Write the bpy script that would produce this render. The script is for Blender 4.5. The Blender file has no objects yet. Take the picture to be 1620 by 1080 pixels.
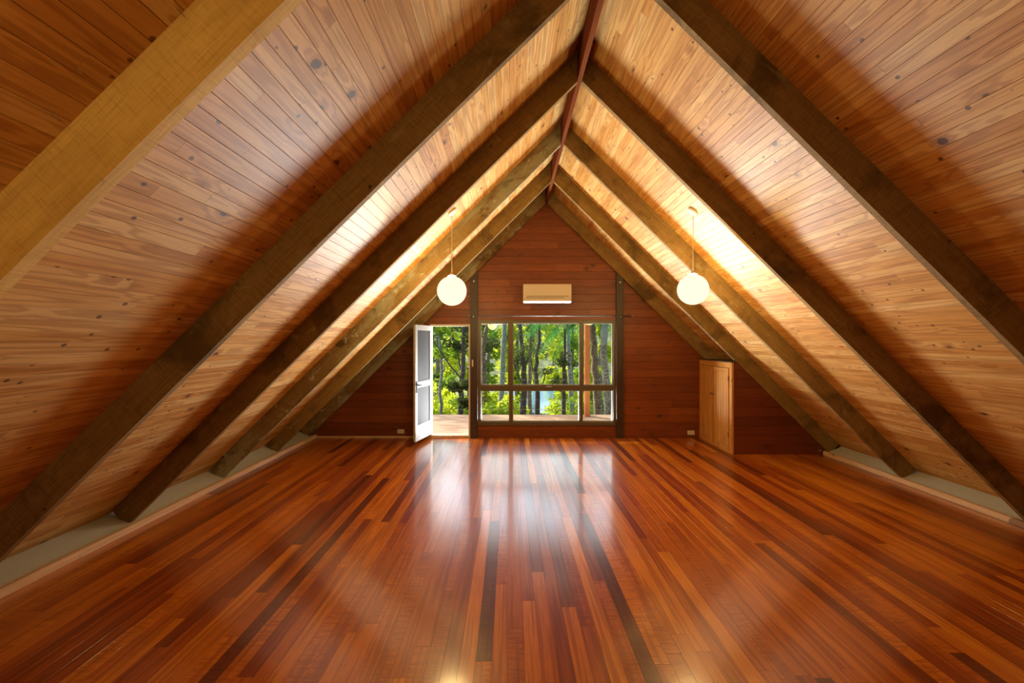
import bpy, bmesh, math, random
from mathutils import Vector, Matrix
random.seed(7)
R = math.radians
SC = bpy.context.scene
COL = SC.collection

# ------------------------------------------------------------------ camera, sky, sun, exposure
cd = bpy.data.cameras.new('camera'); cam = bpy.data.objects.new('camera', cd); COL.objects.link(cam)
cam.location = (0, 0, 1.76); cam.rotation_euler = (R(90), 0, 0)
cd.lens = 16; cd.sensor_width = 36; cd.shift_x = .0025; cd.shift_y = -.00185
cd.clip_start = .05; cd.clip_end = 500
SC.camera = cam
SC.view_settings.view_transform = 'Standard'; SC.view_settings.look = 'None'
SC.view_settings.exposure = 0.0; SC.view_settings.gamma = 1.0
SC.view_settings.use_curve_mapping = False
SC.cycles.use_denoising = True
SC.cycles.sample_clamp_indirect = 8
SC.cycles.max_bounces = 8; SC.cycles.diffuse_bounces = 5
SC.cycles.transparent_max_bounces = 16

W = bpy.data.worlds.new('sky'); SC.world = W; W.use_nodes = True
wn = W.node_tree.nodes; wl = W.node_tree.links
sky = wn.new('ShaderNodeTexSky'); sky.sky_type = 'NISHITA'; sky.sun_disc = False
sky.sun_elevation = R(32); sky.sun_rotation = R(-45); sky.air_density = 1.4; sky.dust_density = 2.5
wn['Background'].inputs['Strength'].default_value = .55
wl.new(sky.outputs[0], wn['Background'].inputs['Color'])

def light(name, kind, energy, color, loc, direction, **kw):
    d = bpy.data.lights.new(name, kind); d.energy = energy; d.color = color
    for k, v in kw.items(): setattr(d, k, v)
    o = bpy.data.objects.new(name, d); COL.objects.link(o); o.location = loc
    o.rotation_euler = Vector(direction).to_track_quat('-Z', 'Y').to_euler()
    return o
light('sun', 'SUN', 10, (1, .93, .78), (-8, 20, 12), (.66, -.60, -.50), angle=R(.9))
# area lights added at the window and open door to boost the daylight
light('window_daylight_fill', 'AREA', 26, (.80, .90, 1), (.67, 8.36, 1.18), (0, -1, .12), shape='RECTANGLE', size=2.4, size_y=1.7)
light('door_daylight_fill', 'AREA', 3.2, (.80, .90, 1), (-1.05, 8.38, 1.02), (0, -1, .12), shape='RECTANGLE', size=.62, size_y=1.8)
# area lights added above the deck to boost its bounce into the room
light('deck_bounce_fill', 'AREA', 780, (.90, .95, 1), (.95, 8.78, .10), (-.12, -1, .85), shape='RECTANGLE', size=2.2, size_y=.42)
light('deck_bounce_far_fill', 'AREA', 260, (.92, .96, 1), (.95, 10.15, .12), (0, -1, .42), shape='RECTANGLE', size=2.6, size_y=.4)
LAMP_W = 62.0         # watts of each globe's own light

# ------------------------------------------------------------------ dimensions (metres)
CX, RB = .66, 4.20            # ridge line x, height of the rafters' underside at the ridge
S = .986                      # roof slope
CA = 1/math.sqrt(1+S*S); SA = S*CA
RD = .20                      # rafter depth
LV = RD/CA                    # the same, measured straight up
YW = 8.17                     # inner face of the window wall
XL, XR = -3.46, 4.80          # floor edges
def zb(x): return RB - S*abs(x-CX)
def zl(x): return zb(x) + LV

# ------------------------------------------------------------------ material helpers
def mat(name):
    m = bpy.data.materials.new(name); m.use_nodes = True
    return m, m.node_tree.nodes, m.node_tree.links, m.node_tree.nodes['Principled BSDF']
def plain(name, c, rough=.5, metal=0, emit=None, es=0, bump=0, bs=60, var=0):
    m, N, L, p = mat(name)
    p.inputs['Base Color'].default_value = (*c, 1); p.inputs['Roughness'].default_value = rough
    p.inputs['Metallic'].default_value = metal
    if emit: p.inputs['Emission Color'].default_value = (*emit, 1); p.inputs['Emission Strength'].default_value = es
    if bump or var:
        g = N.new('ShaderNodeNewGeometry'); n = N.new('ShaderNodeTexNoise'); n.inputs['Scale'].default_value = bs
        n.inputs['Detail'].default_value = 5
        L.new(g.outputs['Position'], n.inputs['Vector'])
        if bump:
            b = N.new('ShaderNodeBump'); b.inputs['Strength'].default_value = bump; b.inputs['Distance'].default_value = .003
            L.new(n.outputs['Fac'], b.inputs['Height']); L.new(b.outputs[0], p.inputs['Normal'])
        if var:
            r = N.new('ShaderNodeValToRGB')
            r.color_ramp.elements[0].position = .35; r.color_ramp.elements[1].position = .65
            r.color_ramp.elements[0].color = (*[v*(1-var) for v in c], 1); r.color_ramp.elements[1].color = (*[min(1, v*(1+var)) for v in c], 1)
            L.new(n.outputs['Fac'], r.inputs[0]); L.new(r.outputs[0], p.inputs['Base Color'])
    return m

class NB:
    """tiny node builder"""
    def __init__(s, N, L): s.N, s.L = N, L
    def put(s, inp, v):
        if isinstance(v, bpy.types.NodeSocket): s.L.new(v, inp)
        else: inp.default_value = v
    def math(s, op, a, b=0.0, c=None):
        n = s.N.new('ShaderNodeMath'); n.operation = op
        s.put(n.inputs[0], a); s.put(n.inputs[1], b)
        if c is not None: s.put(n.inputs[2], c)
        return n.outputs[0]
    def vmath(s, op, a, b):
        n = s.N.new('ShaderNodeVectorMath'); n.operation = op
        s.put(n.inputs[0], a); s.put(n.inputs[1], b); return n.outputs[0]
    def noise(s, vec, scale=1, detail=4, rough=.5, dist=0):
        n = s.N.new('ShaderNodeTexNoise'); s.put(n.inputs['Vector'], vec)
        n.inputs['Scale'].default_value = scale; n.inputs['Detail'].default_value = detail
        n.inputs['Roughness'].default_value = rough; n.inputs['Distortion'].default_value = dist
        return n.outputs['Fac']
    def vor(s, vec, scale=1, rnd=1):
        n = s.N.new('ShaderNodeTexVoronoi'); s.put(n.inputs['Vector'], vec)
        n.inputs['Scale'].default_value = scale; n.inputs['Randomness'].default_value = rnd
        return n.outputs['Distance']
    def ramp(s, f, stops, interp='LINEAR'):
        n = s.N.new('ShaderNodeValToRGB'); s.put(n.inputs[0], f); cr = n.color_ramp; cr.interpolation = interp
        while len(cr.elements) < len(stops): cr.elements.new(.5)
        for e, (p, c) in zip(cr.elements, stops):
            e.position = p; e.color = (*c, 1) if len(c) == 3 else c
        return n.outputs[0]
    def step(s, f, a, b, lo=0.0, hi=1.0):
        n = s.N.new('ShaderNodeMapRange'); n.interpolation_type = 'SMOOTHSTEP'
        s.put(n.inputs[0], f)
        for i, v in enumerate((a, b, lo, hi)): n.inputs[i+1].default_value = v
        return n.outputs[0]
    def mix(s, f, a, b, mode='MIX'):
        n = s.N.new('ShaderNodeMix'); n.data_type = 'RGBA'; n.blend_type = mode
        s.put(n.inputs[0], f)
        for i, v in ((6, a), (7, b)):
            if isinstance(v, tuple) and len(v) == 3: v = (*v, 1)
            s.put(n.inputs[i], v)
        return n.outputs[2]

def wood(name, tones, grain, axis='Y', ring=.35, knots=None, knot_col=(.085, .038, .014), rough=.45, coat=0, coat_rough=.1,
         bump=.15, ringf=30, stain=None, spec=.5, fine=.2, rnd_pos=True, wavy=0, saw=0, rough_var=0, tilt=0):
    """tones: list of base colours picked per board; grain: (across, along) noise frequencies"""
    m, N, L, p = mat(name); b = NB(N, L)
    pos = N.new('ShaderNodeNewGeometry').outputs['Position']
    oi = N.new('ShaderNodeObjectInfo').outputs['Random']
    if tilt:    # turn the pattern so that it follows a sloping timber
        rt = N.new('ShaderNodeVectorRotate'); rt.rotation_type = 'Y_AXIS'; rt.inputs['Angle'].default_value = tilt
        L.new(pos, rt.inputs['Vector']); pos = rt.outputs[0]
    vec = pos
    if rnd_pos:
        off = b.vmath('MULTIPLY', N_comb(N, oi), (37.0, 91.0, 53.0)); vec = b.vmath('ADD', pos, off)
    a, al = grain
    sc = {'X': (al, a, a), 'Y': (a, al, a), 'Z': (a, a, al)}[axis]
    kd = None
    ph = 0.0
    if knots:
        ks = {'X': (.8, 1, 1), 'Y': (1, .8, 1), 'Z': (1, 1, .8)}[axis]
        wob = b.noise(vec, 9, 2)
        kv = b.vmath('ADD', b.vmath('MULTIPLY', vec, ks), b.vmath('MULTIPLY', N_comb(N, wob), (.03, .03, .03)))
        kd = b.vor(kv, knots)
        ph = b.step(kd, .05, .40, 3.0, 0.0)
    low = b.noise(b.vmath('MULTIPLY', vec, sc), 1, 2, .45)
    wave = b.math('SINE', b.math('MULTIPLY_ADD', low, float(ringf), b.math('MULTIPLY', ph, 2.2) if knots else 0.0))
    rings = b.step(wave, -.4, 1.0)
    fsc = tuple(v*9 for v in sc)
    fn = b.noise(b.vmath('MULTIPLY', vec, fsc), 1, 3, .6)
    tones = list(tones)
    base = b.ramp(oi, [(i/len(tones), t) for i, t in enumerate(tones)], 'CONSTANT')
    dark = b.mix(1.0, base, (.52, .40, .30), 'MULTIPLY')
    c = b.mix(b.math('MULTIPLY', rings, ring), base, dark)
    c = b.mix(b.step(fn, .35, .75, 0, fine), c, dark)
    blotch = b.noise(vec, 2.2, 3)
    c = b.mix(b.step(blotch, .4, .75, 0, .28), c, dark)
    if wavy:   # figured curl across the board
        cs = {'X': (60, 8, 8), 'Y': (8, 60, 8), 'Z': (8, 8, 60)}[axis]
        cu = b.noise(b.vmath('MULTIPLY', vec, cs), 1, 2, .5, .6)
        sel = b.step(oi, .62, .72)
        c = b.mix(b.math('MULTIPLY', b.math('MULTIPLY', b.step(cu, .45, .62), sel), wavy), c, dark)
    if saw:
        cu = b.noise(b.vmath('MULTIPLY', vec, (140, 9, 9)), 1, 3, .6, .5)
        c = b.mix(b.step(cu, .48, .66, 0, saw), c, dark)
        cu = b.noise(b.vmath('MULTIPLY', vec, (5, 90, 90)), 1, 4, .65, .5)
        c = b.mix(b.step(cu, .48, .70, 0, saw*1.2), c, dark)
    if knots:
        halo = b.step(kd, .07, .20, .62, 0)
        c = b.mix(halo, c, b.mix(1.0, base, (.5, .36, .25), 'MULTIPLY'))
        core = b.step(kd, .062, .088, .92, 0)
        c = b.mix(core, c, knot_col)
        k2 = b.vor(b.vmath('MULTIPLY', vec, ks), knots*2.7)
        c = b.mix(b.step(k2, .075, .12, .85, 0), c, knot_col)
    if stain:
        for col, scl, lo, hi, amt, st in stain:
            s1 = b.noise(b.vmath('MULTIPLY', pos, st), scl, 6, .62, .4)
            c = b.mix(b.step(s1, lo, hi, 0, amt), c, col)
    L.new(c, p.inputs['Base Color'])
    p.inputs['Specular IOR Level'].default_value = spec
    if rough_var:
        rv = b.noise(vec, 3, 3)
        L.new(b.step(rv, .35, .7, rough, rough+rough_var), p.inputs['Roughness'])
    else: p.inputs['Roughness'].default_value = rough
    p.inputs['Coat Weight'].default_value = coat; p.inputs['Coat Roughness'].default_value = coat_rough
    if bump:
        bn = N.new('ShaderNodeBump'); bn.inputs['Strength'].default_value = bump; bn.inputs['Distance'].default_value = .002
        h = b.math('SUBTRACT', b.math('MULTIPLY', fn, -1.0), b.math('MULTIPLY', rings, .35))
        L.new(h, bn.inputs['Height']); L.new(bn.outputs[0], p.inputs['Normal'])
    if coat:
        bn = N.new('ShaderNodeBump'); bn.inputs['Strength'].default_value = .07; bn.inputs['Distance'].default_value = .004
        wv = b.noise(b.vmath('MULTIPLY', pos, (9, 2.2, 9)), 1, 3, .5)
        L.new(wv, bn.inputs['Height']); L.new(bn.outputs[0], p.inputs['Coat Normal'])
    return m
def N_comb(N, s):
    n = N.new('ShaderNodeCombineXYZ')
    for i in range(3): n.id_data.links.new(s, n.inputs[i])
    return n.outputs[0]

PINE = [(.64, .35, .10), (.58, .29, .07), (.68, .40, .13), (.61, .32, .08), (.54, .26, .06), (.66, .37, .11), (.70, .44, .16), (.60, .31, .08)]
M = {}
M['lining'] = wood('pine_lining', PINE, (16, .75), 'Y', ring=.55, knots=3.3, rough=.50, bump=.15, ringf=34, spec=.28, fine=.32)
M['gable'] = wood('stained_gable_board', [(.23, .056, .010), (.20, .047, .009), (.255, .066, .013), (.185, .042, .008)], (14, .7), 'X',
                  ring=.35, knots=2.9, knot_col=(.05, .012, .005), rough=.40, bump=.12)
for side, tl in (('', math.atan(S)), ('_right', -math.atan(S))):
    M['rafter'+side] = wood('rough_sawn_rafter'+side, [(.30, .195, .062), (.27, .17, .052), (.32, .21, .078)], (9, 1.2), 'X', ring=.2, rough=.8, bump=.5, ringf=14, spec=.2, saw=.5, tilt=tl,
                   stain=[((.08, .05, .018), 1.6, .50, .68, .8, (1, 1, 1)), ((.34, .27, .13), 4.0, .58, .70, .5, (1, 2, 2.5)), ((.05, .03, .012), 9, .66, .72, .9, (1, 1, 1.6))])
M['rafter_weathered'] = wood('weathered_rafter', [(.27, .19, .08)], (9, 1.2), 'X', ring=.2, rough=.85, bump=.5, ringf=14, spec=.2, saw=.5, tilt=math.atan(S),
                   stain=[((.38, .41, .30), 1.1, .46, .62, .7, (1, 1.6, 2.6)), ((.07, .045, .022), 2.6, .53, .64, .85, (1, 1.5, 1.5)), ((.50, .52, .42), 7, .60, .68, .7, (1, 1, 1.5))])
M['rafter_pale'] = wood('pale_rafter', [(.74, .50, .15)], (9, 1.2), 'X', ring=.25, rough=.75, bump=.5, ringf=14, spec=.2, saw=.28, tilt=math.atan(S),
                   stain=[((.22, .13, .04), 3.0, .58, .70, .75, (1, 1, 1.6)), ((.60, .33, .07), 1.0, .5, .7, .6, (1, 1, 1)), ((.85, .72, .42), 3.4, .68, .74, .8, (1, 1, 1))])
M['ridge'] = wood('ridge_timber', [(.14, .038, .012)], (12, .6), 'Y', ring=.3, rough=.9, spec=.03)
M['floor'] = wood('varnished_floorboard',
    [(.52, .155, .010), (.42, .110, .009), (.32, .068, .009), (.58, .19, .012), (.46, .125, .010), (.21, .042, .008), (.54, .165, .012), (.38, .088, .009),
     (.62, .22, .018), (.26, .05, .009), (.50, .14, .010), (.36, .078, .009), (.15, .03, .008), (.58, .185, .013), (.45, .12, .010), (.51, .15, .011)],
    (20, .55), 'Y', ring=.75, rough=.34, bump=.03, ringf=22, coat=.75, coat_rough=.135, wavy=.7, fine=.6, spec=.25)
M['panel'] = wood('stained_panel_board', [(.15, .030, .009), (.13, .026, .008), (.17, .036, .011)], (14, .7), 'X', ring=.3, knots=2.4,
                  knot_col=(.04, .01, .005), rough=.36, bump=.1)
M['cupboard'] = wood('honey_pine', [(.56, .26, .05), (.60, .29, .06)], (14, .9), 'Z', ring=.3, knots=2.6, rough=.34, bump=.08, coat=.4, coat_rough=.2)
M['batten'] = wood('pale_batten', [(.68, .47, .31)], (14, .6), 'Y', ring=.25, rough=.5, stain=[((.18, .09, .05), 2.4, .62, .68, .8, (1, 1, 1))])
M['deck'] = wood('deck_board', [(.44, .29, .19), (.40, .26, .17), (.48, .32, .21)], (14, .8), 'X', ring=.3, rough=.7)
M['post_out'] = wood('stained_post', [(.42, .15, .035)], (12, 1), 'Z', ring=.3, rough=.5)
M['dark_post'] = wood('dark_stained_post', [(.05, .027, .018)], (14, .8), 'Z', ring=.3, rough=.42)
M['eave'] = plain('eave_sheet', (.42, .43, .41), .85, bump=.4, bs=240, var=.12)
M['backing'] = plain('dark_backing', (.035, .015, .007), .9)
M['white'] = plain('white_powder_coat', (.38, .36, .325), .4)
M['sash'] = plain('bronze_sash', (.19, .165, .12), .5)
M['cream'] = plain('cream_paint', (.62, .55, .44), .45)
M['plastic'] = plain('white_plastic', (.62, .56, .48), .35)
M['slot'] = plain('dark_slot', (.15, .12, .1), .6)
M['taupe'] = plain('bronze_aluminium', (.12, .092, .058), .4, .3)
M['black'] = plain('black_metal', (.012, .011, .010), .75)
M['rod'] = plain('dull_rod', (.16, .14, .12), .55, .6)
M['steel'] = plain('steel', (.5, .48, .45), .35, .9)
M['brown_knob'] = plain('brown_knob', (.22, .07, .03), .4)
M['rose'] = plain('white_rose', (.70, .66, .58), .35)
M['globe'] = plain('lit_opal_glass', (.004, .004, .003), .6, emit=(1, .90, .62), es=1.2)
M['globe'].node_tree.nodes['Principled BSDF'].inputs['Specular IOR Level'].default_value = 0
M['ground'] = plain('leaf_litter', (.10, .12, .035), .9, bs=1.5, var=.5)
M['roof'] = plain('roof_sheet', (.30, .22, .16), .8)

def screen_mat():
    m, N, L, p = mat('insect_screen'); b = NB(N, L)
    p.inputs['Base Color'].default_value = (.035, .034, .031, 1); p.inputs['Roughness'].default_value = .7
    t = N.new('ShaderNodeBsdfTransparent'); mx = N.new('ShaderNodeMixShader')
    mx.inputs[0].default_value = .84
    L.new(t.outputs[0], mx.inputs[1]); L.new(p.outputs[0], mx.inputs[2]); L.new(mx.outputs[0], N['Material Output'].inputs[0])
    return m
M['screen'] = screen_mat()
def glass_mat():
    m, N, L, p = mat('window_glass'); b = NB(N, L)
    t = N.new('ShaderNodeBsdfTransparent'); t.inputs[0].default_value = (.97, .985, .97, 1)
    g = N.new('ShaderNodeBsdfGlossy'); g.inputs['Roughness'].default_value = .0
    mx = N.new('ShaderNodeMixShader'); mx.inputs[0].default_value = .02
    L.new(t.outputs[0], mx.inputs[1]); L.new(g.outputs[0], mx.inputs[2]); L.new(mx.outputs[0], N['Material Output'].inputs[0])
    return m
M['glass'] = glass_mat()
def leaf_mat(name, c1, c2, tr=.5):   # thin leaves: part of the light passes through
    m, N, L, p = mat(name); b = NB(N, L)
    pos = N.new('ShaderNodeNewGeometry').outputs['Position']
    n = b.noise(pos, 2.3, 4, .6)
    c = b.ramp(n, [(.35, c1), (.65, c2)])
    d = N.new('ShaderNodeBsdfDiffuse'); t = N.new('ShaderNodeBsdfTranslucent'); mx = N.new('ShaderNodeMixShader')
    L.new(c, d.inputs[0]); L.new(c, t.inputs[0]); mx.inputs[0].default_value = tr
    L.new(d.outputs[0], mx.inputs[1]); L.new(t.outputs[0], mx.inputs[2]); L.new(mx.outputs[0], N['Material Output'].inputs[0])
    return m
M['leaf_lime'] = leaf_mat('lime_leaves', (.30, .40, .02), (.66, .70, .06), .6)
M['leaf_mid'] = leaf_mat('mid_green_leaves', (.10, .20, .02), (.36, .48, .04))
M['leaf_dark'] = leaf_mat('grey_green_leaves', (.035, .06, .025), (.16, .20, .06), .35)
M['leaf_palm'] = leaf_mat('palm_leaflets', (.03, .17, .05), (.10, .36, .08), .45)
M['bark'] = plain('rough_bark', (.17, .125, .085), .9, bump=.6, bs=14, var=.5)
M['bark_dark'] = plain('dark_bark', (.06, .055, .045), .9, bump=.6, bs=14, var=.4)
M['bark_grey'] = plain('lichened_palm_bark', (.21, .22, .19), .85, bump=.6, bs=22, var=.6)
M['bark_blue'] = plain('smooth_crownshaft', (.25, .36, .42), .6, bs=9, var=.2)
def water_mat():
    m, N, L, p = mat('pond_water'); b = NB(N, L)
    p.inputs['Base Color'].default_value = (.10, .24, .42, 1); p.inputs['Roughness'].default_value = .12
    bn = N.new('ShaderNodeBump'); bn.inputs['Strength'].default_value = .3
    L.new(b.noise(N.new('ShaderNodeNewGeometry').outputs['Position'], 3, 4), bn.inputs['Height']); L.new(bn.outputs[0], p.inputs['Normal'])
    return m
M['water'] = water_mat()

# ------------------------------------------------------------------ mesh helpers
LOC = {}
class MB:
    def __init__(s): s.v, s.f = [], []
    def add(s, v, f):
        n = len(s.v); s.v += [Vector(p) for p in v]; s.f += [tuple(i+n for i in q) for q in f]; return s
    def box(s, x0, x1, y0, y1, z0, z1, ch=0):
        if ch <= 0:
            return s.add([(x0,y0,z0),(x1,y0,z0),(x1,y1,z0),(x0,y1,z0),(x0,y0,z1),(x1,y0,z1),(x1,y1,z1),(x0,y1,z1)],
                  [(0,3,2,1),(4,5,6,7),(0,1,5,4),(1,2,6,5),(2,3,7,6),(3,0,4,7)])
        bm = bmesh.new(); bmesh.ops.create_cube(bm, size=1)
        for v in bm.verts: v.co = Vector(((x0+x1)/2+v.co.x*(x1-x0), (y0+y1)/2+v.co.y*(y1-y0), (z0+z1)/2+v.co.z*(z1-z0)))
        bmesh.ops.bevel(bm, geom=bm.edges[:], offset=ch, segments=2, affect='EDGES', profile=.5)
        bm.verts.index_update(); s.add([v.co[:] for v in bm.verts], [tuple(v.index for v in f.verts) for f in bm.faces]); bm.free(); return s
    def prism(s, poly, y0, y1):       # polygon of (x, z), counter-clockwise seen from -Y, pushed from y0 to y1
        n = len(poly)
        v = [(x, y0, z) for x, z in poly] + [(x, y1, z) for x, z in poly]
        return s.add(v, [tuple(range(n)), tuple(range(2*n-1, n-1, -1))] + [(i, n+i, n+(i+1) % n, (i+1) % n) for i in range(n)])
    def tube(s, pts, rad, seg=8, cap=True):
        pts = [Vector(p) for p in pts]; rad = rad if isinstance(rad, (list, tuple)) else [rad]*len(pts)
        vs, fs = [], []
        for i, p in enumerate(pts):
            t = (pts[min(i+1, len(pts)-1)] - pts[max(i-1, 0)]).normalized()
            u = t.orthogonal().normalized() if i == 0 else (u - t*u.dot(t)).normalized()
            w = t.cross(u)
            for k in range(seg):
                a = 2*math.pi*k/seg; vs.append(p + (u*math.cos(a)+w*math.sin(a))*rad[i])
        for i in range(len(pts)-1):
            for k in range(seg):
                a, b = i*seg+k, i*seg+(k+1) % seg; fs.append((a, b, b+seg, a+seg))
        if cap: fs += [tuple(range(seg-1, -1, -1)), tuple(range((len(pts)-1)*seg, len(pts)*seg))]
        return s.add(vs, fs)
    def lathe(s, prof, c, seg=24, axis=Vector((0, 0, 1))):
        q = Vector((0, 0, 1)).rotation_difference(axis); vs, fs = [], []
        for r, z in prof:
            for k in range(seg):
                a = 2*math.pi*k/seg; vs.append(Vector(c) + q @ Vector((max(r, 1e-4)*math.cos(a), max(r, 1e-4)*math.sin(a), z)))
        for i in range(len(prof)-1):
            for k in range(seg):
                a, b = i*seg+k, i*seg+(k+1) % seg; fs.append((a, b, b+seg, a+seg))
        return s.add(vs, fs)
    def rot(s, piv, ang, axis='Z'):
        m = Matrix.Translation(piv) @ Matrix.Rotation(ang, 4, axis) @ Matrix.Translation(-Vector(piv))
        s.v = [m @ p for p in s.v]; return s
    def build(s, name, m, parent=None, loc=None, smooth=False, bevel=0):
        if loc is None: loc = LOC.get(parent.name, Vector()) if parent else Vector()
        loc = Vector(loc)
        me = bpy.data.meshes.new(name); me.from_pydata([(p-loc)[:] for p in s.v], [], s.f); me.update()
        bm = bmesh.new(); bm.from_mesh(me); bmesh.ops.recalc_face_normals(bm, faces=bm.faces)
        if bevel: bmesh.ops.bevel(bm, geom=bm.edges[:], offset=bevel, segments=2, affect='EDGES', profile=.5)
        bm.to_mesh(me); bm.free()
        me.materials.append(m)
        if smooth:
            for p in me.polygons: p.use_smooth = True
        o = bpy.data.objects.new(name, me); COL.objects.link(o)
        if parent: o.parent = parent; o.location = loc - LOC.get(parent.name, Vector())
        else: o.location = loc
        LOC[o.name] = loc
        return o
def tag(o, label=None, cat=None, group=None, kind=None):
    for k, v in (('label', label), ('category', cat), ('group', group), ('kind', kind)):
        if v: o[k] = v
    return o
def empty(name, loc, *t, **k):
    o = bpy.data.objects.new(name, None); COL.objects.link(o); o.location = loc; o.empty_display_size = .1
    LOC[o.name] = Vector(loc); return tag(o, *t, **k)
def B(*a, **k): return MB().box(*a, **k)

# ------------------------------------------------------------------ floor: every visible board its own piece
floor = B(CX-4.75, CX+4.75, -4.3, YW, -.12, -.021).build('floor', M['backing']); tag(floor, kind='structure')
BW = .0885
bd = MB()       # unit board with eased long edges, 1 m long, shared by all floorboards
e = .0003; hw = BW/2-.0003
prof = [(-hw, -.02), (hw, -.02), (hw, -e), (hw-e, 0), (-hw+e, 0), (-hw, -e)]
bd.prism(prof, 0, 1)
bm_me = bd.build('board', M['floor']).data
bpy.data.objects.remove(bpy.data.objects['board'])
rest = MB()
n = int((XR-XL)/BW)
cnt = 0
for i in range(n+1):
    x = XL + BW*(i+.5)
    if x - BW/2 > XR-.004: break
    y = 1.75; end = YW
    y1s = []
    yy = y + random.uniform(.4, 3.0)
    while yy < end-.5: y1s.append(yy); yy += random.uniform(1.9, 3.8)
    ys = [y]+y1s+[end]
    for a, b_ in zip(ys, ys[1:]):
        o = bpy.data.objects.new('board', bm_me); COL.objects.link(o); o.parent = floor
        o.location = (x, a+.0007, random.uniform(-.0001, .0001)); o.scale = (1, b_-a-.0014, 1); cnt += 1
    rest.prism([(x+p[0], p[1]) for p in prof], -4.2, 1.749)
o = rest.build('rear_boards', M['floor'], floor); tag(o, kind='stuff')

# ------------------------------------------------------------------ roof slopes lined with pine boards
LW = .0722
def slope(sign, name):
    # sign -1 left, +1 right; backing slab just outside the lining
    top = .016/CA; T = .10/CA
    xe = CX + sign*4.60
    zt = lambda x, d: zl(x)+d
    poly = [(CX, zt(CX, top)), (CX, zt(CX, T)), (xe, zt(xe, T)), (xe, zt(xe, top))]
    c = MB().prism(poly, -4.3, 9.3).build(name, M['backing']); tag(c, kind='structure')
    hw = LW/2-.0008; e = .0008
    u = MB(); u.prism([(-hw, .016), (-hw, e), (-hw+e, 0), (hw-e, 0), (hw, e), (hw, .016)], 0, 1)
    uo = u.build('lining_board', M['lining']); me = uo.data; bpy.data.objects.remove(uo)
    ang = math.atan(S)*sign     # rotation about Y
    rest = MB(); L = 4.46/CA; k = 0; s = LW/2
    while s < L:
        x = CX + sign*s*CA; z = zl(CX) - s*SA
        ys = [.95]; yy = .95+random.uniform(.3, 3.2)
        while yy < YW-.4: ys.append(yy); yy += random.uniform(1.7, 3.9)
        ys.append(YW-.001)
        for a, b_ in zip(ys, ys[1:]):
            o = bpy.data.objects.new('lining_board', me); COL.objects.link(o); o.parent = c
            o.location = (x, a+.0005, z); o.scale = (1, b_-a-.001, 1); o.rotation_euler = (0, ang, 0)
            k += 1
        q = Matrix.Rotation(ang, 3, 'Y')
        P = [q @ Vector((px, 0, pz)) for px, pz in ((-hw, .016), (-hw, 0), (hw, 0), (hw, .016))]
        rest.prism([(x+p.x, z+p.z) for p in P], -4.2, .9495)
        s += LW
    tag(rest.build('rear_lining', M['lining'], c), kind='stuff')
    return c, k
ceil_l, kl = slope(-1, 'ceiling'); ceil_r, kr = slope(1, 'ceiling')
print('boards', cnt, kl, kr)

# ------------------------------------------------------------------ eave sheets and battens at the floor edges
def eave(sign, y0, y1, nm, bn):
    xa = CX + sign*4.18; xb = CX + sign*4.42
    za = .028; zb_ = zl(xb)-.0
    d = .012
    o = MB().prism([(xa, za), (xb, zb_), (xb+sign*d, zb_-d), (xa+sign*d, za-d)], y0, y1)
    o = o.build(nm, M['eave']); tag(o, kind='structure')
    xf = XL if sign < 0 else XR
    b = MB()
    b.prism([(xf, 0), (xf, .052), (xf+sign*.008, .058), (xf+sign*.045, .058), (xf+sign*.045, 0)], y0, y1)
    b = b.build(bn, M['batten']); tag(b, kind='structure')
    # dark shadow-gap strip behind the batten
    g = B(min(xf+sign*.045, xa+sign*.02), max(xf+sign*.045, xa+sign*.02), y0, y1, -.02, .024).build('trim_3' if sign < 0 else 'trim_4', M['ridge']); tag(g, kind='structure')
eave(-1, -4.2, YW-.001, 'trim_1', 'baseboard_left')
eave(1, -4.2, 6.965, 'trim_2', 'baseboard_right')

# ------------------------------------------------------------------ ridge beam and rafters
rb = B(CX-.022, CX+.022, -4.2, YW-.002, RB-.005, RB+LV-.03).build('ridge_beam', M['ridge'], loc=(CX, 0, RB), bevel=.003)
tag(rb, 'long reddish ridge beam running along the peak of the ceiling', 'beam')
RY = [(1.452, 1.502), (2.87, 2.92), (4.262, 4.312), (5.65, 5.70), (6.97, 7.02), (8.10, 8.165)]
names = ['nearest pair, at the left edge of the frame', '', '', '', '', '']
LAB = {
 (-1,0): 'pale yellow rough-sawn rafter across the top left corner',
 (-1,1): 'large brown rafter from the top centre to the lower left edge of the picture',
 (-1,2): 'brown rafter standing on the grey eave sheet, nearer than the left globe lamp',
 (-1,3): 'stained brown rafter with pale patches behind the left globe lamp cord',
 (-1,4): 'rafter next behind the left globe lamp, one before the left wall rafter',
 (-1,5): 'greenish weathered rafter lying against the red end wall left of the door',
 (1,0): 'nearest right-hand rafter, just outside the top right corner',
 (1,1): 'large brown rafter running down the right side to the right edge of the picture',
 (1,2): 'brown rafter ending at the lower right corner, nearer than the right globe lamp',
 (1,3): 'dark rafter behind the right globe lamp, its foot free on the right eave sheet',
 (1,4): 'rafter resting along the sloping top of the panelled cupboard side',
 (1,5): 'brown rafter lying against the red end wall right of the air conditioner',
}
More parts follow.
